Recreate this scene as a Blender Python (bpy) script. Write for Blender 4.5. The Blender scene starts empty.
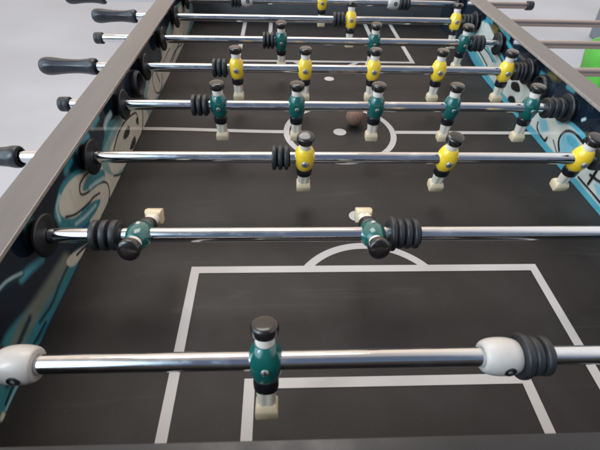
import bpy, bmesh, math, random
import numpy as np
from mathutils import Vector, Matrix
random.seed(4)
SC = bpy.context.scene
COL = SC.collection
PI = math.pi

# ---------------------------------------------------------------- measures (metres)
D = 0.15            # rod spacing
H = 0.092           # rod axis above playfield
W = 0.3763          # half width of playfield
ZR = 0.1266         # top of the side rails
XI, XO = 0.367, 0.408
Y0, Y1 = -0.075, 1.172
MID = 3.5*D
FLOOR = -0.78

# ---------------------------------------------------------------- node helpers
def new_mat(name):
    m = bpy.data.materials.new(name); m.use_nodes = True
    return m, m.node_tree.nodes, m.node_tree.links, m.node_tree.nodes['Principled BSDF']
def mat(name, col, rough=.5, metal=0, spec=.5, coat=0, var=.08, nscale=40, rvar=.1, bump=0, bscale=200, sss=0, stretch=None, coatr=.1):
    m, N, L, P = new_mat(name)
    tc = N.new('ShaderNodeTexCoord'); mp = N.new('ShaderNodeMapping')
    L.new(tc.outputs['Object'], mp.inputs[0])
    if stretch: mp.inputs['Scale'].default_value = stretch
    no = N.new('ShaderNodeTexNoise'); no.inputs['Scale'].default_value = nscale; no.inputs['Detail'].default_value = 4
    L.new(mp.outputs[0], no.inputs['Vector'])
    r = N.new('ShaderNodeValToRGB')
    a = [max(0, c*(1-var)) for c in col]; b = [min(1, c*(1+var)) for c in col]
    r.color_ramp.elements[0].position = .3; r.color_ramp.elements[1].position = .7
    r.color_ramp.elements[0].color = (*a, 1); r.color_ramp.elements[1].color = (*b, 1)
    L.new(no.outputs['Fac'], r.inputs[0]); L.new(r.outputs[0], P.inputs['Base Color'])
    mr = N.new('ShaderNodeMapRange'); mr.inputs[1].default_value = .3; mr.inputs[2].default_value = .7
    mr.inputs[3].default_value = max(.02, rough-rvar); mr.inputs[4].default_value = min(1, rough+rvar)
    L.new(no.outputs['Fac'], mr.inputs[0]); L.new(mr.outputs[0], P.inputs['Roughness'])
    P.inputs['Metallic'].default_value = metal; P.inputs['Specular IOR Level'].default_value = spec
    P.inputs['Coat Weight'].default_value = coat; P.inputs['Coat Roughness'].default_value = coatr
    if sss:
        P.inputs['Subsurface Weight'].default_value = sss; P.inputs['Subsurface Scale'].default_value = .004
    if bump:
        n2 = N.new('ShaderNodeTexNoise'); n2.inputs['Scale'].default_value = bscale; n2.inputs['Detail'].default_value = 3
        L.new(mp.outputs[0], n2.inputs['Vector'])
        bp = N.new('ShaderNodeBump'); bp.inputs['Strength'].default_value = bump; bp.inputs['Distance'].default_value = .001
        L.new(n2.outputs['Fac'], bp.inputs['Height']); L.new(bp.outputs[0], P.inputs['Normal'])
    return m

def scuff(m, amount=.05):
    '''fine dust specks and faint curved ball tracks over a dark surface'''
    N, L = m.node_tree.nodes, m.node_tree.links; P = N['Principled BSDF']
    src = P.inputs['Base Color'].links[0].from_socket
    tc = N.new('ShaderNodeTexCoord')
    def mask(scale, lo, hi, st, dist=0, det=2):
        mp = N.new('ShaderNodeMapping'); mp.inputs['Scale'].default_value = st; mp.inputs['Rotation'].default_value = (0,0,.35 if dist else 0)
        L.new(tc.outputs['Object'], mp.inputs[0])
        n = N.new('ShaderNodeTexNoise'); n.inputs['Scale'].default_value = scale; n.inputs['Detail'].default_value = det; n.inputs['Distortion'].default_value = dist
        L.new(mp.outputs[0], n.inputs['Vector'])
        r = N.new('ShaderNodeMapRange'); r.inputs[1].default_value = lo; r.inputs[2].default_value = hi
        L.new(n.outputs['Fac'], r.inputs[0]); return r.outputs[0]
    a = mask(420, .69, .80, (1,1,1)); b = mask(6, .62, .80, (1,9,1), 1.2, 6); c = mask(14, .45, .75, (1,1,1), .5, 5)
    cur = src
    for f, k, col in ((a, .13, (.25,.24,.23)), (b, .16, (.14,.13,.125)), (c, .10, (.11,.10,.10))):
        mu = N.new('ShaderNodeMath'); mu.operation = 'MULTIPLY'; mu.inputs[1].default_value = k; L.new(f, mu.inputs[0])
        mx = N.new('ShaderNodeMix'); mx.data_type = 'RGBA'; L.new(mu.outputs[0], mx.inputs['Factor']); L.new(cur, mx.inputs[6]); mx.inputs[7].default_value = (*col, 1)
        cur = mx.outputs[2]
    L.new(cur, P.inputs['Base Color'])
M = {}
M['field'] = mat('black_laminate', (.0185,.0145,.0130), .54, var=.14, nscale=6, rvar=.06, bump=.12, bscale=900, spec=.36)
scuff(M['field'])
M['line'] = mat('white_print', (.52,.48,.455), .45, var=.05, nscale=30, spec=.4)
M['rail'] = mat('grey_laminate_rail', (.150,.128,.116), .5, var=.10, nscale=60, rvar=.05, bump=.05, bscale=1500, stretch=(1,.15,1))
M['endrail'] = mat('dark_end_rail', (.013,.012,.013), .4, var=.1, nscale=40, bump=.05)
M['farwall'] = mat('far_wall_laminate', (.085,.088,.098), .5, var=.1, nscale=12)
M['edge'] = mat('rail_edging', (.30,.25,.21), .35, var=.15, nscale=120)
M['cabinet'] = mat('black_cabinet', (.02,.02,.022), .45, var=.1)
M['steel'] = mat('chromed_steel', (.74,.75,.77), .12, metal=1, var=.10, nscale=18, rvar=.07, stretch=(.25,4,4), bump=.03, bscale=60)
M['steel_warm'] = mat('outer_rod_steel', (.42,.345,.305), .32, metal=1, var=.06, nscale=25, rvar=.06, stretch=(.25,4,4))
M['rubber'] = mat('black_rubber', (.018,.019,.021), .48, var=.25, nscale=90, bump=.15, bscale=500)
M['bearing'] = mat('black_nylon', (.012,.012,.014), .42, var=.2, nscale=70)
M['grip'] = mat('black_moulded_grip', (.022,.024,.030), .33, var=.2, nscale=50, bump=.1, bscale=400)
M['green'] = mat('dark_green_plastic', (.006,.100,.088), .18, var=.10, nscale=120, coat=.7, rvar=.05)
M['yellow'] = mat('yellow_plastic', (.95,.615,.035), .20, var=.05, nscale=120, coat=.7, rvar=.05, sss=.15)
M['hair'] = mat('black_hair_paint', (.013,.010,.009), .25, var=.3, nscale=100, coat=.4)
M['skin'] = mat('pale_neck_paint', (.80,.70,.62), .35, var=.04, nscale=80, sss=.1)
M['shorts'] = mat('black_shorts_paint', (.009,.009,.012), .28, var=.3, nscale=100, coat=.3)
M['legs'] = mat('off_white_leg_plastic', (.76,.68,.57), .4, var=.06, nscale=60, sss=.15)
M['foot'] = mat('cream_foot_plastic', (.72,.58,.38), .42, var=.10, nscale=60, sss=.15, bump=.1, bscale=300)
M['stopper'] = mat('white_stopper_plastic', (.53,.485,.445), .33, var=.05, nscale=50, sss=.15)
M['screw'] = mat('zinc_screw', (.48,.46,.44), .42, metal=.7, var=.2, nscale=300, bump=.2, bscale=900)
M['screwdark'] = mat('screw_recess', (.03,.03,.03), .4, metal=.5)
M['ball'] = mat('brown_cork', (.235,.125,.088), .8, var=.28, nscale=260, bump=.5, bscale=420)
M['floor'] = mat('pale_grey_floor', (.485,.465,.475), .5, var=.16, nscale=.9, rvar=.08, bump=.05, bscale=30)
M['chair'] = mat('green_plastic', (.085,.36,.04), .6, var=.35, nscale=7)
M['chairframe'] = mat('dark_frame', (.03,.035,.035), .4)

M['bin'] = mat('grey_bin_plastic', (.16,.16,.17), .5)
def smudge(m):
    N, L = m.node_tree.nodes, m.node_tree.links; P = N['Principled BSDF']
    tc = N.new('ShaderNodeTexCoord'); mp = N.new('ShaderNodeMapping'); mp.inputs['Scale'].default_value = (.6,1,1); L.new(tc.outputs['Object'], mp.inputs[0])
    n = N.new('ShaderNodeTexNoise'); n.inputs['Scale'].default_value = 38; n.inputs['Detail'].default_value = 7; n.inputs['Roughness'].default_value = .7; L.new(mp.outputs[0], n.inputs['Vector'])
    r = N.new('ShaderNodeMapRange'); r.inputs[1].default_value = .46; r.inputs[2].default_value = .72; r.inputs[3].default_value = .09; r.inputs[4].default_value = .34
    L.new(n.outputs['Fac'], r.inputs[0]); L.new(r.outputs[0], P.inputs['Roughness'])
smudge(M['steel'])
scuff(M['rail']); scuff(M['rubber'])
def painted_mat():
    m, N, L, P = new_mat('airbrushed_wall_print')
    at = N.new('ShaderNodeAttribute'); at.attribute_name = 'paint'
    no = N.new('ShaderNodeTexNoise'); no.inputs['Scale'].default_value = 60; no.inputs['Detail'].default_value = 5
    tc = N.new('ShaderNodeTexCoord'); L.new(tc.outputs['Object'], no.inputs['Vector'])
    mr = N.new('ShaderNodeMapRange'); mr.inputs[3].default_value = .78; mr.inputs[4].default_value = 1.2
    L.new(no.outputs['Fac'], mr.inputs[0])
    mx = N.new('ShaderNodeVectorMath'); mx.operation = 'SCALE'
    L.new(at.outputs['Color'], mx.inputs[0]); L.new(mr.outputs[0], mx.inputs['Scale'])
    L.new(mx.outputs[0], P.inputs['Base Color'])
    P.inputs['Roughness'].default_value = .10; P.inputs['Specular IOR Level'].default_value = .75; P.inputs['Coat Weight'].default_value = .8; P.inputs['Coat Roughness'].default_value = .035
    return m
M['paint'] = painted_mat()

# ---------------------------------------------------------------- mesh helpers
def link(name, bm, mats, parent=None, smooth=True, angle=None, kind=None):
    me = bpy.data.meshes.new(name)
    bmesh.ops.recalc_face_normals(bm, faces=bm.faces)
    bm.to_mesh(me); bm.free()
    for m in (mats if isinstance(mats, (list, tuple)) else [mats]): me.materials.append(m)
    if smooth:
        for p in me.polygons: p.use_smooth = True
        me.set_sharp_from_angle(angle=math.radians(angle or 40))
    o = bpy.data.objects.new(name, me); COL.objects.link(o)
    if parent: o.parent = parent
    if kind: o['kind'] = kind
    return o
def empty(name, loc, label, cat, group=None):
    o = bpy.data.objects.new(name, None); COL.objects.link(o); o.location = loc
    o.empty_display_size = .05; o['label'] = label; o['category'] = cat
    if group: o['group'] = group
    return o
def box(bm, x0, x1, y0, y1, z0, z1, bev=0, mi=0, seg=2):
    r = bmesh.ops.create_cube(bm, size=1)
    for v in r['verts']:
        v.co = Vector(((x0+x1)/2+v.co.x*(x1-x0), (y0+y1)/2+v.co.y*(y1-y0), (z0+z1)/2+v.co.z*(z1-z0)))
    fs = {f for v in r['verts'] for f in v.link_faces}
    for f in fs: f.material_index = mi
    if bev:
        es = {e for f in fs for e in f.edges}
        bmesh.ops.bevel(bm, geom=list(es), offset=bev, segments=seg, profile=.5, affect='EDGES')
def lathe(bm, prof, axis='Z', n=32, sx=1, sy=1, c=(0,0,0), mi=0, capped=True, nexp=2):
    """prof: (t along axis, radius). axis Z or X. nexp>2 squares the section."""
    rings = []
    for t, r in prof:
        ring = []
        for k in range(n):
            a = 2*PI*k/n; ca, sa = math.cos(a), math.sin(a)
            q = (abs(ca)**nexp+abs(sa)**nexp)**(-1/nexp)
            u, v = r*ca*q*sx, r*sa*q*sy
            p = (u, v, t) if axis == 'Z' else (t, u, v) if axis == 'X' else (u, t, v)
            ring.append(bm.verts.new((p[0]+c[0], p[1]+c[1], p[2]+c[2])))
        rings.append(ring)
    for A, B in zip(rings, rings[1:]):
        for k in range(n):
            f = bm.faces.new((A[k], A[(k+1) % n], B[(k+1) % n], B[k])); f.material_index = mi
    if capped:
        for R in (rings[0], rings[-1]):
            f = bm.faces.new(R); f.material_index = mi
def smooth_prof(pts, n=5):
    out = []
    P = [pts[0]]+list(pts)+[pts[-1]]
    for i in range(1, len(P)-2):
        for k in range(n):
            t = k/n
            out.append(tuple(.5*((2*P[i][j])+(-P[i-1][j]+P[i+1][j])*t+(2*P[i-1][j]-5*P[i][j]+4*P[i+1][j]-P[i+2][j])*t*t+(-P[i-1][j]+3*P[i][j]-3*P[i+1][j]+P[i+2][j])*t**3) for j in (0, 1)))
    out.append(tuple(pts[-1]))
    return out

# ---------------------------------------------------------------- the table
table = empty('foosball_table', (0, 0, FLOOR), 'black football table with grey side rails and swirling painted inner walls', 'table')
def tpart(name, bm, mats, **k):
    for v in bm.verts: v.co.z -= FLOOR
    return link(name, bm, mats, table, **k)

def sheet(bm, x0, x1, y0, y1, z, mi):
    vs = [bm.verts.new(p) for p in ((x0,y0,z),(x1,y0,z),(x1,y1,z),(x0,y1,z))]
    f = bm.faces.new(vs); f.material_index = mi
def arc_band(bm, cx, cy, r0, r1, a0, a1, z, mi, n=96):
    pr = None
    for k in range(n+1):
        a = a0+(a1-a0)*k/n
        q = (bm.verts.new((cx+r0*math.cos(a), cy+r0*math.sin(a), z)), bm.verts.new((cx+r1*math.cos(a), cy+r1*math.sin(a), z)))
        if pr: f = bm.faces.new((pr[0], pr[1], q[1], q[0])); f.material_index = mi
        pr = q
bm = bmesh.new()
nx, ny = 30, 48
box(bm, -W, W, Y0, Y1, -.012, 0, 0, 0)
LZ = .0006; lw = .0055
def halfway(x):       # the printed halfway line runs a touch crooked on the left
    t = min(1, max(0, (-x-.10)/.27)); return MID+.009*t*t*(3-2*t)
for s in (-1, 1):
    xs = [s*(.1088+(W-.1088)*k/14) for k in range(15)]
    for a, b in zip(xs, xs[1:]):
        ya, yb = halfway(a), halfway(b)
        vs = [bm.verts.new(p) for p in ((a,ya-lw,LZ),(b,yb-lw,LZ),(b,yb+lw,LZ),(a,ya+lw,LZ))]
        bm.faces.new(vs).material_index = 1
arc_band(bm, 0, MID, .0975, .1085, 0, 2*PI, LZ, 1)
arc_band(bm, 0, MID, .0001, .0125, 0, 2*PI, LZ, 1)
BX, BY, GX, GY = .2235, .1785, .1450, .0245
for e in (0, 1):
    fy = (lambda y: y) if e == 0 else (lambda y: 2*MID-y)
    def sh(x0, x1, ya, yb, z=LZ):
        if e and ya < 0: ya = 2*MID-Y1+.001
        a, b = sorted((fy(ya), fy(yb))); sheet(bm, x0, x1, a, b, z, 1)
    sh(-BX-lw, BX+lw, BY-lw, BY+lw)
    for s in (-1, 1):
        sh(s*BX-lw, s*BX+lw, Y0+.001, BY-lw-.0000)
        sh(s*GX-lw, s*GX+lw, Y0+.001, GY-lw)
    sh(-GX-lw, GX+lw, GY-lw, GY+lw)
    cyy = .1215; Rr = .0985; a0 = math.asin((BY-cyy)/Rr)
    if e == 0: arc_band(bm, 0, cyy, Rr-lw, Rr+lw, a0, PI-a0, LZ*.6, 1)
    else: arc_band(bm, 0, 2*MID-cyy, Rr-lw, Rr+lw, PI+a0, 2*PI-a0, LZ*.6, 1)
    arc_band(bm, 0, fy(.282), .0001, .0115, 0, 2*PI, LZ, 1)
tpart('playfield', bm, [M['field'], M['line']], smooth=False)

# ---- painted side walls
PAL = dict(cream=(.80,.72,.58), teal=(.045,.26,.30), cyan=(.10,.42,.52), ink=(.006,.007,.010), blue=(.012,.13,.27), navy=(.008,.016,.028),
           brown=(.16,.12,.045), pale=(.50,.68,.68), sand=(.22,.24,.19), deep=(.008,.045,.065), tealpale=(.30,.46,.42), palecy=(.24,.52,.60), creamcool=(.66,.67,.60))
LEFT_ART=[["F","teal",5,[[146.3,29.0],[107.8,34.5],[87.9,44.2],[65.2,52.7],[41.8,53.2],[-0.9,31.2],[-13.9,8.1],[0.6,1.5],[77.7,-5.4],[172.8,-10.6],[231.7,-12.8],[202.9,13.6]]],
["S","sand",9,7,[[172.5,24.3],[134.6,28.8],[101.1,32.8],[79.3,35.1],[60.7,34.5],[27.0,29.3]]],
["S","deep",2,2,[[178.8,17.3],[145.3,15.5],[118.8,12.1],[91.3,17.0]]],
["S","blue",2,2,[[195.7,-1.6],[147.1,-2.3],[102.2,0.6],[75.8,6.0]]],
["F","cream",1.5,[[250.0,-11.3],[217.6,5.8],[183.9,22.7],[172.3,20.8],[181.8,6.2],[210.3,-2.0],[257.0,-22.5]]],
["S","ink",1.6,0.6,[[237.5,-6.7],[215.8,3.8],[196.7,10.8]]],
["S","cyan",4,4,[[141.2,64.3],[122.5,70.8],[104.5,76.0]]],
["S","deep",3,3,[[107.3,79.0],[86.8,88.4],[75.8,93.1]]],
["S","pale",1.2,1.5,[[108.0,79.7],[94.6,88.0],[83.2,92.9],[67.1,95.5]]],
["F","teal",4,[[150.4,119.8],[159.7,110.1],[157.2,102.3],[145.3,104.8],[141.0,114.6]]],
["F","teal",3,[[415.8,83.4],[369.2,76.0],[339.4,64.1],[294.3,78.2],[264.4,93.1],[231.1,99.4],[204.5,90.3],[191.6,79.8],[192.9,59.1],[213.5,32.2],[240.5,13.5],[246.0,-15.5],[300.5,-26.9],[347.5,-22.0],[581.9,-7.7]]],
["S","blue",6,3,[[286.2,17.6],[262.5,19.5],[236.1,25.2],[219.0,30.5]]],
["F","cream",1.6,[[331.4,55.6],[290.5,74.3],[265.0,86.4],[236.7,92.0],[214.4,88.2],[204.5,77.8],[209.6,63.5],[232.4,44.7],[261.2,35.3],[288.8,24.8],[279.9,15.5],[252.3,17.5],[260.4,-9.6],[301.5,-15.4],[332.5,-9.5],[376.4,-3.5],[411.2,-4.2],[403.4,36.6],[375.0,51.2]]],
["F","teal",2,[[338.4,43.5],[309.8,60.5],[283.1,66.5],[267.1,61.8],[278.2,53.1],[298.1,48.2],[327.0,31.7]]],
["F","teal",1.5,[[258.8,41.0],[239.0,44.0],[213.2,53.5],[222.6,34.3],[248.1,21.4],[284.2,15.5],[298.2,20.8]]],
["S","ink",1.5,0.5,[[297.6,69.3],[281.3,72.7],[265.3,71.6],[259.2,61.4],[273.1,51.9],[291.8,46.0],[314.3,37.6],[333.3,23.2],[331.2,7.5],[314.1,-2.2],[280.5,-2.5]]],
["S","ink",1.5,0.5,[[304.2,27.1],[285.5,34.9],[265.0,39.2],[231.2,50.9],[210.5,64.4]]],
["F","tealpale",2.5,[[492.5,67.9],[437.0,71.8],[394.2,71.4],[347.0,62.5],[338.4,43.5],[380.9,1.3],[430.5,3.0],[503.8,-6.1],[581.9,-7.7],[625.3,0.5]]],
["F","cream",1,[[498.2,53.7],[447.3,58.8],[400.9,56.7],[362.5,48.6],[363.7,17.8],[415.9,0.7],[475.5,-5.5],[526.0,-6.6],[570.8,-1.7],[573.6,18.4]]],
["S","ink",1.7,0.5,[[389.9,45.2],[420.2,54.2],[456.2,55.6],[494.0,49.2],[519.5,40.5],[522.6,28.9],[517.3,19.5]]],
["S","ink",1.8,0.5,[[557.8,30.7],[544.5,12.8],[523.7,-0.9],[489.4,-5.8],[448.7,-5.0],[401.6,-1.5]]],
["S","ink",1.3,0.5,[[361.6,15.5],[386.6,1.2],[416.1,-5.6]]],
["F","ink",0.7,[[470.7,41.8],[450.8,43.7],[436.9,38.5],[445.3,31.5],[465.2,29.4],[475.7,37.0]]],
["F","ink",0.7,[[486.2,12.9],[467.1,14.2],[449.2,9.2],[461.4,1.3],[483.0,2.4]]],
["F","ink",0.7,[[519.2,32.7],[509.5,30.0],[511.3,20.8],[522.4,24.9]]],
["S","pale",4,3,[[418.9,92.0],[399.3,92.4],[385.7,88.3]]],
["S","cyan",4,4,[[374.9,110.6],[361.3,110.1],[349.2,110.7]]],
["S","cyan",4,4,[[329.2,106.7],[308.9,109.7],[292.5,107.9]]],
["S","teal",4,4,[[268.7,108.4],[257.6,107.1],[248.6,104.5]]],
["S","teal",3,4,[[283.8,113.5],[270.2,113.5]]],
["F","tealpale",3,[[648.9,62.2],[608.9,55.1],[584.4,38.0],[676.0,-6.5],[804.0,-12.4],[1006.3,-8.4],[1206.7,11.2],[1146.0,65.8],[988.1,97.1],[876.2,87.8],[748.6,69.2]]],
["F","cream",1.2,[[664.9,51.3],[623.4,44.4],[601.1,29.9],[649.4,6.4],[726.2,2.5],[810.8,-5.4],[952.2,0.2],[1105.5,24.0],[1083.8,71.8],[1007.0,87.3],[911.1,72.6],[874.8,61.0],[802.1,58.7],[736.5,56.5]]],
["S","ink",1.6,0.6,[[670.6,57.3],[653.5,39.4],[658.2,15.5],[685.0,2.9],[711.4,9.1],[726.8,25.2]]],
["S","ink",1.4,0.5,[[783.2,15.6],[834.3,19.1],[885.8,19.2],[959.7,7.9]]],
["S","ink",1.2,0.5,[[749.8,38.2],[797.5,42.3],[833.1,43.0]]],
["S","ink",1.4,0.5,[[871.4,57.5],[911.1,72.6],[981.2,75.4]]],
["S","ink",1.4,0.5,[[955.9,49.2],[1011.7,61.8],[1054.6,74.5]]],
["S","pale",2,2,[[617.3,55.4],[620.7,41.5]]],
["S","teal",3,3,[[774.4,106.3],[777.6,88.7],[750.3,81.3]]],
["F","deep",3,[[739.9,80.7],[754.5,54.0],[730.5,50.2],[678.5,74.7]]],
["S","deep",3,3,[[84.1,35.3],[47.8,29.9],[19.7,17.5]]],
["S","ink",1.5,1,[[97.7,7.3],[59.5,9.4],[24.5,9.7],[5.9,7.1]]],
["S","pale",1,1,[[63.1,3.1],[31.6,3.7],[2.0,2.9]]],
["F","cream",1.5,[[-1.1,5.8],[-8.0,4.5],[-6.4,-1.8],[-1.3,-0.6]]],
["S","pale",2,2.5,[[217.7,91.7],[202.9,85.5],[197.9,70.9]]],
["S","pale",2.5,2,[[330.1,34.9],[304.0,45.4],[284.7,51.5]]],
["S","pale",2,2,[[282.4,22.7],[249.5,31.1],[222.4,41.6]]],
["S","cyan",2.5,2,[[352.0,-17.3],[304.7,-22.4],[259.0,-20.4]]],
["S","cyan",3,2,[[579.1,-10.7],[501.2,-8.8],[423.4,-4.4]]],
["S","cyan",3,2,[[1206.7,11.2],[1014.0,-0.4],[810.8,-5.4]]],
["S","ink",2,0.8,[[700.2,18.7],[690.4,49.1],[733.5,53.4]]],
["S","ink",1.6,0.8,[[1001.4,19.5],[913.1,19.3],[827.6,12.1]]]]
RIGHT_ART=[["F","cyan",1.4,[[930.7,23.2],[776.8,0.2],[536.7,-1.8],[276.9,-4.7],[141.2,-3.3],[177.3,14.3],[327.8,56.1],[363.8,65.1],[384.0,74.5],[427.5,75.0],[449.0,69.6],[472.9,57.4],[513.1,59.9],[591.5,62.5],[692.9,65.6],[782.5,89.0],[862.6,107.8],[911.3,69.6]]],
["F","cream",1.4,[[877.0,32.3],[738.3,14.6],[519.1,12.8],[274.4,9.8],[170.0,6.5],[206.1,23.0],[329.0,51.6],[361.0,55.8],[391.1,62.8],[421.8,68.9],[444.9,65.2],[463.3,54.9],[486.4,60.0],[516.0,54.4],[586.1,56.7],[681.2,52.9],[774.8,74.0],[869.7,101.1],[894.3,75.0]]],
["F","cream",1,[[656.6,54.7],[627.6,71.4],[568.4,56.8],[529.5,51.5],[555.9,33.7],[628.8,18.8]]],
["S","ink",1.6,0.5,[[827.4,55.1],[793.2,53.6],[762.1,47.0]]],
["S","ink",1.6,0.5,[[855.2,40.3],[816.1,35.5],[783.5,29.1]]],
["S","ink",1.4,0.5,[[782.4,75.8],[744.8,67.3],[711.8,62.4]]],
["S","cyan",3,2,[[895.2,35.7],[828.0,26.0],[778.6,16.6]]],
["S","cyan",3,2,[[812.5,60.5],[753.1,50.5]]],
["F","cream",1.2,[[877.1,94.4],[845.9,103.9],[797.9,92.6],[804.3,72.6],[857.9,58.6],[891.0,71.3]]],
["F","brown",4,[[831.0,108.4],[799.5,113.8],[787.2,100.6],[813.6,96.3]]],
["S","cyan",4,2.5,[[801.0,121.9],[766.6,115.7],[729.7,111.2]]],
["S","cyan",3.5,3,[[732.0,102.1],[700.5,96.6],[674.0,89.9]]],
["S","cyan",4,4,[[860.6,112.8],[829.3,113.3]]],
["F","ink",0.6,[[654.6,46.9],[631.7,54.9],[613.7,45.9],[626.0,38.0],[649.6,35.8]]],
["F","ink",0.6,[[645.4,19.8],[626.0,27.0],[612.5,17.9],[641.8,10.1]]],
["S","ink",1.4,0.5,[[631.7,65.5],[603.3,65.4],[576.8,61.1],[565.8,53.9]]],
["F","palecy",4,[[516.7,37.6],[498.1,43.6],[480.5,33.0],[496.1,19.7]]],
["S","ink",1.7,0.4,[[517.0,29.0],[512.0,19.1],[494.9,14.0],[474.3,13.6],[473.6,21.4]]],
["F","ink",0.5,[[489.0,12.1],[473.0,12.2],[471.8,21.5],[476.1,22.0],[478.1,15.6]]],
["F","palecy",5,[[439.6,36.9],[439.9,48.7],[426.9,60.2],[401.2,60.3],[388.4,53.1],[392.9,30.6],[425.3,21.5]]],
["F","cyan",3,[[427.6,50.1],[418.0,57.8],[396.8,55.5],[400.3,45.6],[418.5,43.9]]],
["S","ink",2.2,0.5,[[428.7,21.3],[440.6,32.2],[443.2,44.7],[434.5,57.7],[417.3,64.0],[398.4,64.0],[386.6,62.8]]],
["F","ink",0.5,[[393.3,65.1],[388.8,71.6],[383.5,67.5],[385.3,59.8]]],
["S","ink",1.1,0.5,[[455.9,27.0],[446.2,22.6],[433.1,16.4],[411.4,14.1],[383.2,13.0]]],
["S","ink",2.6,0.4,[[334.0,48.0],[333.9,32.8],[334.2,20.7]]],
["S","ink",2.2,0.4,[[340.5,33.7],[320.8,36.8],[303.0,40.8]]],
["S","ink",1.8,0.4,[[359.8,15.6],[341.2,15.4],[317.8,15.5],[289.5,14.7],[243.3,14.2]]],
["F","palecy",5,[[324.1,28.4],[312.3,33.6],[288.7,25.3],[305.0,19.8]]],
["S","pale",2,1.2,[[415.4,89.0],[410.5,93.5]]],
["F","brown",6,[[549.8,112.2],[528.4,117.5],[521.2,109.6],[547.6,105.6]]],
["S","cyan",4,3,[[484.4,115.2],[466.0,116.6]]],
["S","teal",3,4,[[571.4,101.2],[547.9,101.7]]],
["F","ink",3,[[391.1,88.3],[360.3,85.3],[344.4,74.0],[363.8,65.1],[385.6,69.8]]]]

for _e in RIGHT_ART:
    if _e[1] == 'cream': _e[1] = 'creamcool'
def cr(pts, closed, n=8):
    p = np.array(pts, float); k = len(p); out = []
    rng = range(k) if closed else range(k-1)
    for i in rng:
        if closed: a, b, c, d = p[i-1], p[i], p[(i+1) % k], p[(i+2) % k]
        else: a, b, c, d = p[max(i-1,0)], p[i], p[i+1], p[min(i+2,k-1)]
        for j in range(n):
            t = j/n; out.append(.5*(2*b+(c-a)*t+(2*a-5*b+4*c-d)*t*t+(-a+3*b-3*c+d)*t**3))
    if not closed: out.append(p[-1])
    return np.array(out)
def seg_dist(q, poly, closed):
    d = np.full(len(q), 1e9); inside = np.zeros(len(q), bool); n = len(poly)
    for i in range(n if closed else n-1):
        a, b = poly[i], poly[(i+1) % n]; ab = b-a; L2 = ab@ab+1e-12
        t = np.clip(((q-a)@ab)/L2, 0, 1); d = np.minimum(d, np.hypot(*(q-a-t[:,None]*ab).T))
        if closed:
            c = ((a[1] > q[:,1]) != (b[1] > q[:,1])) & (q[:,0] < (b[0]-a[0])*(q[:,1]-a[1])/(b[1]-a[1]+1e-12)+a[0]); inside ^= c
    return d, inside
def wall_colours(art, q):
    col = np.tile(np.array(PAL['navy']), (len(q), 1)); rs = np.random.RandomState(3)
    v = .5+.5*np.sin(q[:,0]*.021+1.3)*np.sin(q[:,1]*.06+q[:,0]*.009)
    col *= (.55+.9*v)[:,None]
    for e in art:
        if e[0] == 'F': _, c, s, pts = e; w = 0
        else: _, c, w, s, pts = e
        poly = cr(pts, e[0] == 'F'); pad = w+s*1.5+2
        lo, hi = poly.min(0)-pad, poly.max(0)+pad
        idx = np.where((q[:,0] > lo[0]) & (q[:,0] < hi[0]) & (q[:,1] > lo[1]) & (q[:,1] < hi[1]))[0]
        if not len(idx): continue
        d, ins = seg_dist(q[idx], poly, e[0] == 'F')
        if e[0] == 'F': sd = np.where(ins, -d, d)
        else: sd = d-w*1.15
        s = max(s, .7); a = np.clip(.5-sd/(2*s), 0, 1); a = a*a*(3-2*a)
        col[idx] = col[idx]*(1-a[:,None])+np.array(PAL[c])*a[:,None]
    return col
def painted_wall(s, art):
    st = .0016; ys = np.arange(Y0, Y1+1e-6, st); zs = np.linspace(0, .1215, 82)
    ny, nz = len(ys), len(zs)
    YY, ZZ = np.meshgrid(ys, zs, indexing='ij')
    co = np.stack([np.full(YY.size, s*(W+.0002)), YY.ravel(), ZZ.ravel()], 1)
    q = np.stack([YY.ravel()*1000, ZZ.ravel()*1000], 1)
    col = wall_colours(art, q)
    co[:,2] -= FLOOR
    i = np.arange(ny*nz).reshape(ny, nz)
    a, b, c, d = i[:-1,:-1].ravel(), i[1:,:-1].ravel(), i[1:,1:].ravel(), i[:-1,1:].ravel()
    f = np.stack([a,b,c,d] if s < 0 else [a,d,c,b], 1)
    me = bpy.data.meshes.new('side_wall')
    me.vertices.add(len(co)); me.vertices.foreach_set('co', co.ravel())
    me.loops.add(f.size); me.loops.foreach_set('vertex_index', f.ravel())
    me.polygons.add(len(f)); me.polygons.foreach_set('loop_start', np.arange(0, f.size, 4)); me.polygons.foreach_set('loop_total', np.full(len(f), 4))
    me.update(calc_edges=True)
    at = me.color_attributes.new('paint', 'FLOAT_COLOR', 'POINT')
    at.data.foreach_set('color', np.hstack([col, np.ones((len(col), 1))]).astype(np.float32).ravel())
    me.materials.append(M['paint'])
    o = bpy.data.objects.new('painted_wall', me); COL.objects.link(o); o.parent = table
    o['label'] = ('left' if s < 0 else 'right')+' inner wall painted with cream swirls and turquoise edges on black'
painted_wall(-1, LEFT_ART); painted_wall(1, RIGHT_ART)

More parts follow.
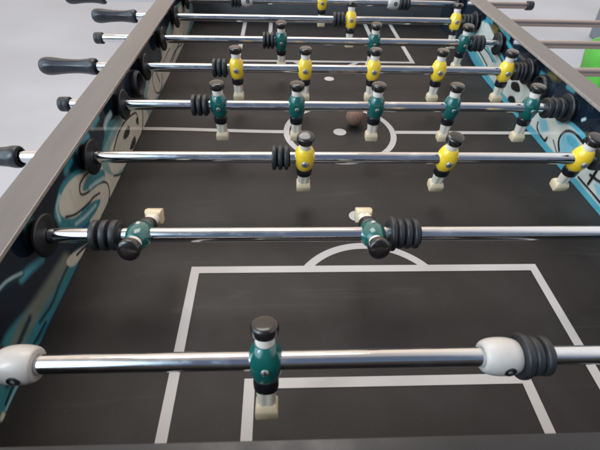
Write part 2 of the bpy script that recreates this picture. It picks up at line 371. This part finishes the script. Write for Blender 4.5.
for s in (-1, 1):
    bm = bmesh.new()
    box(bm, min(s*(W+.002), s*XO*.993), max(s*(W+.002), s*XO*.993), Y0-.035, Y1+.035, -.17, .1213, .001)
    tpart('side_panel', bm, M['cabinet'])
    bm = bmesh.new()
    box(bm, min(s*XI, s*XO), max(s*XI, s*XO), Y0-.040, Y1+.040, .1216, ZR, .0012, 0, 3)
    tpart('top_rail', bm, M['rail'])
    bm = bmesh.new()
    x = s*(XI-.0006); box(bm, min(x, x+s*.0012), max(x, x+s*.0012), Y0, Y1, .1222, ZR+.0003, .0004, 0)
    tpart('rail_edging', bm, M['edge'])
for s, y in ((-1, Y0), (1, Y1)):
    bm = bmesh.new()
    ya, yb = sorted((y, y+s*.033)); box(bm, -W, W, ya, yb, -.17, ZR-.003, .0015)
    gy = sorted((y-s*.001, y-s*.0015)); 
    tpart('end_wall', bm, M['endrail'] if s < 0 else M['farwall'])
    bm = bmesh.new()
    ya, yb = sorted((y-s*.0005, y+s*.041)); box(bm, -XI+.001, XI-.001, ya, yb, ZR-.0027, ZR, .0008)
    tpart('end_rail', bm, M['endrail'])
for sx in (-1, 1):
    for y in (Y0+.02, Y1-.02):
        bm = bmesh.new(); box(bm, sx*.36-.035, sx*.36+.035, y-.035, y+.035, FLOOR, -.171, .004); tpart('leg', bm, M['cabinet'])
bm = bmesh.new(); box(bm, -W, W, Y0, Y1, -.168, -.155); tpart('base_board', bm, M['cabinet'])

# bearings and ball entry cups in the walls
def bearing_bm(s):
    bm = bmesh.new()
    prof = [(0,.0175),(.0015,.0175),(.0022,.0160),(.0024,.0115),(.0085,.0108),(.0088,.0222),(.0096,.0236),(.0122,.0238),(.0136,.0226),(.0144,.0190),(.0156,.0135),(.0158,.0088),(.002,.0087)]
    lathe(bm, [(-s*t, r) for t, r in prof], 'X', 40, capped=False); return bm
for s in (-1, 1):
    base = None
    for i in range(8):
        if base is None:
            bm = bearing_bm(s); base = link('rod_bearing', bm, M['bearing'], table, angle=35); o = base
        else:
            o = base.copy(); COL.objects.link(o)
        o.location = (s*W, i*D, H-FLOOR)
    bm = bmesh.new()
    lathe(bm, [(-s*t, r) for t, r in [(0,.0235),(.006,.0238),(.010,.0222),(.0112,.0195),(.009,.0172),(.0015,.0160),(.0010,.0001)]], 'X', 40, capped=False)
    o = link('ball_entry_cup', bm, M['bearing'], table, angle=50); o.location = (s*W, MID+.022, .083-FLOOR)

# ---------------------------------------------------------------- men
PROTO = {}
def man_meshes(team):
    if team in PROTO: return PROTO[team]
    J = M[team]; out = {}
    def reg(key, bm, m, **k):
        o = link(key, bm, m, **k); out[key] = o.data; bpy.data.objects.remove(o)
    bm = bmesh.new()
    prof = smooth_prof([(-.0185,.0090),(-.0165,.0108),(-.011,.0130),(-.003,.0144),(.004,.0144),(.0105,.0131),(.0155,.0110),(.0186,.0088),(.0194,.0070)], 4)
    lathe(bm, prof, 'Z', 40, sx=1.0, sy=.97, nexp=2.1)
    reg('jersey', bm, J, angle=60)
    bm = bmesh.new()
    lathe(bm, smooth_prof([(.0180,.0074),(.0205,.0080),(.0245,.0083),(.0280,.0084),(.0305,.0080)], 3), 'Z', 32)
    reg('neck', bm, M['skin'], angle=60)
    bm = bmesh.new()
    lathe(bm, smooth_prof([(.0283,.0088),(.0292,.0108),(.0315,.0117),(.0350,.0118),(.0378,.0113),(.0394,.0094),(.0400,.0055),(.0401,.0003)], 3), 'Z', 36)
    reg('hair', bm, M['hair'], angle=60)
    bm = bmesh.new()
    lathe(bm, smooth_prof([(-.0165,.0088),(-.0185,.0103),(-.0225,.0108),(-.0280,.0105),(-.0300,.0097),(-.0302,.0070)], 3), 'Z', 32, sx=1.02, sy=.92, nexp=2.3)
    reg('shorts', bm, M['shorts'], angle=60)
    bm = bmesh.new()
    lathe(bm, smooth_prof([(-.0280,.0088),(-.0330,.0089),(-.0400,.0084),(-.0460,.0083),(-.0495,.0087)], 3), 'Z', 28, sx=1, sy=.82, nexp=2.2)
    for v in bm.verts:      # crease between the two moulded legs
        v.co.y *= 1-.22*math.exp(-(v.co.x/.0022)**2)
    reg('legs', bm, M['legs'], angle=60)
    bm = bmesh.new()
    # wedge-shaped kicking block
    secs = [(-.0465,.0080,.0062,-.0000),(-.0490,.0095,.0078,0),(-.0520,.0100,.0094,0),(-.0600,.0100,.0082,0),(-.0618,.0095,.0075,0)]
    rings = []
    for z, hx, hy, cy in secs:
        rings.append([bm.verts.new((x, y+cy, z)) for x, y in ((-hx,-hy),(hx,-hy),(hx,hy),(-hx,hy))])
    for A, B in zip(rings, rings[1:]):
        for k in range(4): bm.faces.new((A[k], A[(k+1) % 4], B[(k+1) % 4], B[k]))
    bm.faces.new(rings[0]); bm.faces.new(rings[-1])
    es = [e for e in bm.edges]
    bmesh.ops.bevel(bm, geom=es, offset=.0012, segments=2, profile=.5, affect='EDGES')
    reg('foot', bm, M['foot'], angle=35)
    for key, sg in (('screw', -1), ('nut', 1)):
        bm = bmesh.new()
        q = .80 if team == 'green' else 1.22
        prof = [(sg*.0105,.0042*q),(sg*.0143,.0042*q),(sg*.0152,.0036*q),(sg*.0157,.0022*q),(sg*.0158,.0001)]
        lathe(bm, prof, 'Y', 20 if sg < 0 else 6, capped=False)
        if sg < 0: box(bm, -.0026,.0026,-.01605,-.0155,-.0004,.0004, 0, 1); box(bm, -.0004,.0004,-.01603,-.0155,-.0026,.0026, 0, 1)
        reg(key, bm, [M['screw'], M['screwdark']], angle=30)
    PROTO[team] = out
    return out
def add_man(rod, team, x, deg, screw_front=True):
    ms = man_meshes(team)
    b = bpy.data.objects.new('player_figure', ms['jersey']); COL.objects.link(b); b.parent = rod
    b.location = (x, 0, 0); b.rotation_euler = (math.radians(deg), 0, 0)
    for key in ('neck','hair','shorts','legs','foot','screw','nut'):
        c = bpy.data.objects.new(key, ms[key]); COL.objects.link(c); c.parent = b
    b.rotation_euler.x += math.radians(random.uniform(-1, 1))
def add_coil(rod, x0, x1, flange=0):
    """ribbed rubber shock absorber threaded on the rod"""
    n = 3 if x1-x0 < .034 else 4
    bm = bmesh.new(); p = (x1-x0)/n; prof = [(x0,.0083)]
    for k in range(n):
        R = .0168 if k else .0168
        if flange and ((flange < 0 and k == 0) or (flange > 0 and k == n-1)): R = .0195
        a = x0+k*p
        prof += [(a+.03*p, R*.90),(a+.10*p, R*.975),(a+.22*p, R),(a+.55*p, R),(a+.67*p, R*.975),(a+.73*p, R*.90),(a+.76*p, R*.78),(a+.86*p, R*.72),(a+.97*p, R*.76)]
    prof += [(x1,.0105),(x1,.0083)]
    lathe(bm, prof, 'X', 44, capped=False)
    link('rubber_bumper', bm, M['rubber'], rod, angle=45)
def add_stopper(rod, x):
    bm = bmesh.new()
    hw = .0150
    lathe(bm, [(x-hw,.0083)]+smooth_prof([(x-hw,.0095),(x-hw-.0006,.0112),(x-hw+.0015,.0134),(x-.0080,.0153),(x,.0160),(x+.0080,.0155),(x+hw-.0015,.0140),(x+hw,.0125),(x+hw,.0100)], 4)+[(x+hw,.0083)], 'X', 44, capped=False)
    st = link('white_stopper', bm, M['stopper'], rod, angle=50)
    bm = bmesh.new()
    lathe(bm, [(-.0145,.0050),(-.01620,.0049),(-.0166,.0043),(-.0160,.0035),(-.0160,.0001)], 'Y', 20, c=(0,0,0), capped=False, mi=0)
    lathe(bm, [(-.0158,.0020),(-.01622,.0019),(-.01625,.0001)], 'Y', 6, capped=False, mi=1)
    bmesh.ops.rotate(bm, verts=bm.verts, cent=(0,0,0), matrix=Matrix.Rotation(math.radians(-7), 3, 'X'))
    bmesh.ops.translate(bm, verts=bm.verts, vec=(x+.003, 0, 0))
    link('screw', bm, [M['screwdark'], M['screw']], st, angle=30)
def add_handle(rod, x0, s):
    """contoured grip; x0 is the end next to the table, s its direction"""
    bm = bmesh.new()
    pts = [(0,.0098),(.001,.0138),(.004,.0148),(.010,.0150),(.018,.0136),(.034,.0124),(.052,.0128),(.068,.0142),(.082,.0158),(.093,.0156),(.100,.0130),(.1035,.0085),(.1045,.0004)]
    prof = [(x0+s*t, r) for t, r in smooth_prof(pts, 3)]
    lathe(bm, prof, 'X', 40, capped=False)
    # moulded finger flutes along the grip
    for v in bm.verts:
        a = math.atan2(v.co.z, v.co.y); t = abs(v.co.x-x0); w = max(0, min(1, (t-.004)/.01))*max(0, min(1, (.098-t)/.02))
        k = 1-.05*w*(.5+.5*math.cos(8*a)); v.co.y *= k; v.co.z *= k
    link('handle', bm, M['grip'], rod, angle=60)
def add_cap(rod, x0, x1):
    s = 1 if x1 > x0 else -1; bm = bmesh.new(); L = abs(x1-x0)
    lathe(bm, [(x0,.0083),(x0,.0108),(x0+s*.001,.0116),(x0+s*L*.45,.0116),(x0+s*L*.5,.0112),(x0+s*L*.55,.0116),(x0+s*L*.88,.0113),(x0+s*L*.97,.0098),(x0+s*L,.0070),(x0+s*(L+.0003),.0003)], 'X', 32, capped=False)
    link('end_cap', bm, M['rubber'], rod, angle=40)

RODS = [
 # team, label, x-left, x-right, men, angle, coils, stoppers, left end, right end
 ('green','nearest rod, one green goalkeeper standing between two white stoppers',-.80,.47,[-.125],-17,[(-.3745,-.3405,0),(.0885,.1165,-1)],[-.3248,.0735],'cap','handle'),
 ('green','second nearest rod, its two green players swung flat with feet pointing away',-.73,.45,[-.265,-.011],71,[(-.315,-.284,0),(.0065,.041,-1)],[],'cap','handle'),
 ('yellow','third nearest rod, three yellow players with a black grip cut off at left',-.458,.71,[-.080,.118,.309],11,[(-.125,-.100,0),(.3255,.358,0)],[],'handle','cap'),
 ('green','rod of five green players just nearer than the brown ball',-.4665,.62,[-.213,-.087,.0435,.170,.303],0,[(-.2565,-.2290,0),(.3275,.361,0)],[],'cap','handle'),
 ('yellow','rod of five yellow players just beyond the brown ball',-.455,.72,[-.1965,-.067,.064,.191,.323],0,[(-.2415,-.2135,0),(.3385,.361,0)],[],'handle','cap'),
 ('green','distant rod carrying three green players over the far penalty box',-.509,.67,[-.1125,.090,.289],6,[(-.1525,-.1265,0),(.3045,.3345,0)],[],'cap','handle'),
 ('yellow','distant rod carrying two yellow players, second from the far end',-.459,.85,[.0575,.318],-10,[(.0135,.0425,0),(.333,.3605,0)],[],'handle','cap'),
 ('yellow','farthest rod, one yellow goalkeeper between two small white stoppers',-.579,.583,[-.002],0,[(-.247,-.2205,0),(.2085,.238,0)],[-.205,.193],'handle','cap'),
]
for i, (team, label, xl, xr, men, ang, coils, stops, le, ri) in enumerate(RODS):
    rod = empty('player_rod', (0, i*D, H), label, 'football rod', 'rods across the football table')
    bm = bmesh.new()
    r = .0080
    lathe(bm, [(xl-(.002 if le == 'handle' else 0), r),(xr, r)], 'X', 48)
    st = link('steel_tube', bm, M['steel'], rod)
    if xr > .5:
        bm = bmesh.new(); lathe(bm, [(W+.004, r+.0003),(xr-.012, r+.0003)], 'X', 40); link('outer_sleeve', bm, M['steel_warm'], rod)
    for x in men: add_man(rod, team, x, ang)
    for c in coils: add_coil(rod, *c)
    for x in stops: add_stopper(rod, x)
    if le == 'handle': add_handle(rod, xl, -1)
    else: add_cap(rod, xl+.018, xl)
    if ri == 'handle': add_handle(rod, xr, 1)
    else: add_cap(rod, xr-.018, xr+.0005)

# ---------------------------------------------------------------- the ball
bm = bmesh.new(); bmesh.ops.create_uvsphere(bm, u_segments=48, v_segments=32, radius=.0178)
ball = link('ball', bm, M['ball']); ball.location = (.031, .552, .0184)
ball['label'] = 'brown cork ball lying in the centre circle behind a green player'; ball['category'] = 'ball'

# ---------------------------------------------------------------- floor and chair
bm = bmesh.new(); sheet(bm, -14, 14, -10, 18, FLOOR, 0)
link('floor', bm, M['floor'], smooth=False, kind='structure')
st = empty('stool', (1.515, 1.76, FLOOR), 'bright green plastic stool with a dark base at the right edge', 'stool')
bm = bmesh.new()
lathe(bm, smooth_prof([(.525,.001),(.527,.11),(.520,.145),(.50,.162),(.46,.160),(.41,.150),(.36,.145)], 5), 'Z', 56, capped=False)
link('seat', bm, M['chair'], st)
bm = bmesh.new()
lathe(bm, smooth_prof([(.37,.144),(.30,.125),(.20,.108),(.12,.112),(.06,.14)], 5), 'Z', 56, capped=False)
for v in bm.verts:      # moulded flutes
    a = math.atan2(v.co.y, v.co.x); k = 1-.06*(.5+.5*math.cos(12*a)); v.co.x *= k; v.co.y *= k
link('pedestal', bm, M['chair'], st)
bm = bmesh.new()
lathe(bm, smooth_prof([(.08,.135),(.05,.165),(.01,.175),(0,.172)], 4), 'Z', 56)
link('base', bm, M['chairframe'], st)
bn = empty('waste_bin', (2.72, 3.45, FLOOR), 'dark grey blurred bin on the floor in the upper right corner', 'bin')
bm = bmesh.new()
lathe(bm, [(0,.14),(.01,.15),(.50,.19),(.51,.185),(.50,.18),(.03,.14),(.03,.001)], 'Z', 48, capped=False)
link('body', bm, M['bin'], bn)
bm = bmesh.new(); lathe(bm, smooth_prof([(.495,.197),(.515,.200),(.530,.192),(.555,.12),(.565,.001)], 4), 'Z', 48, capped=False)
link('lid', bm, M['bin'], bn)

# ---------------------------------------------------------------- camera
cam = bpy.data.cameras.new('camera'); co = bpy.data.objects.new('camera', cam); COL.objects.link(co); SC.camera = co
yw, pt, rl = 0.05592, 0.75136, 0.03422
fwd = Vector((math.sin(yw)*math.cos(pt), math.cos(yw)*math.cos(pt), -math.sin(pt)))
right = Vector((math.cos(yw), -math.sin(yw), 0)); up = right.cross(fwd)
r2 = right*math.cos(rl)+up*math.sin(rl); u2 = -right*math.sin(rl)+up*math.cos(rl)
mw = Matrix((r2, u2, -fwd)).transposed().to_4x4(); mw.translation = Vector((-0.10983, -0.17331, 0.40846))
co.matrix_world = mw
cam.sensor_width = 36; cam.lens = 36*410.45/600; cam.clip_start = .01; cam.clip_end = 100
cam.dof.use_dof = True; cam.dof.focus_distance = .62; cam.dof.aperture_fstop = 13

# ---------------------------------------------------------------- light: a plain interior as seen from the table
w = bpy.data.worlds.new('World'); SC.world = w; w.use_nodes = True
N, L = w.node_tree.nodes, w.node_tree.links; N.clear()
out = N.new('ShaderNodeOutputWorld'); bg = N.new('ShaderNodeBackground'); L.new(bg.outputs[0], out.inputs[0])
tc = N.new('ShaderNodeTexCoord')
def dotm(v, a, b):
    d = N.new('ShaderNodeVectorMath'); d.operation = 'DOT_PRODUCT'; d.inputs[1].default_value = Vector(v).normalized()
    L.new(tc.outputs['Generated'], d.inputs[0])
    m = N.new('ShaderNodeMapRange'); m.interpolation_type = 'SMOOTHSTEP'; m.inputs[1].default_value = a; m.inputs[2].default_value = b
    L.new(d.outputs['Value'], m.inputs[0]); return m.outputs[0]
cur = None
def layer(fac, col):
    global cur
    mx = N.new('ShaderNodeMix'); mx.data_type = 'RGBA'
    L.new(fac, mx.inputs['Factor'])
    if cur is None: mx.inputs[6].default_value = (.22,.20,.19,1)
    else: L.new(cur, mx.inputs[6])
    mx.inputs[7].default_value = (*col, 1); cur = mx.outputs[2]

layer(dotm((0,0,1), -.05, .25), (.72,.70,.69))
layer(dotm((0,.92,.4), .30, .85), (1.20,.98,.80))
layer(dotm((0,-.10,1), .55, .90), (.58,.53,.49))
layer(dotm((.2,-.9,.42), .25, .75), (.13,.17,.25))
layer(dotm((-.80,-.35,.50), .76, .88), (2.4,3.1,3.7))
layer(dotm((.92,.15,.36), .55, .92), (1.1,1.08,1.1))  # added glow from the right, only to brighten the dim left wall art
WS = .96

L.new(cur, bg.inputs['Color']); bg.inputs['Strength'].default_value = WS

def area(name, loc, tgt, sx, sy, e, col):
    l = bpy.data.lights.new(name, 'AREA'); l.shape = 'RECTANGLE'; l.size = sx; l.size_y = sy; l.energy = e; l.color = col
    o = bpy.data.objects.new(name, l); COL.objects.link(o); o.location = loc
    o.rotation_euler = (Vector(tgt)-Vector(loc)).to_track_quat('-Z', 'Y').to_euler(); return o

area('ceiling_lamp', (-.4,1.6,2.2), (0,.6,0), 1.5, 1.1, 30, (1,.97,.94))
area('window_lamp', (-1.5,-.8,1.35), (0,.4,0), .35, .8, 13, (.92,.96,1.0))


SC.view_settings.view_transform = 'Standard'; SC.view_settings.look = 'None'; SC.view_settings.exposure = 0
SC.cycles.max_bounces = 8; SC.cycles.use_denoising = True
SC.cycles.filter_width = 1.9
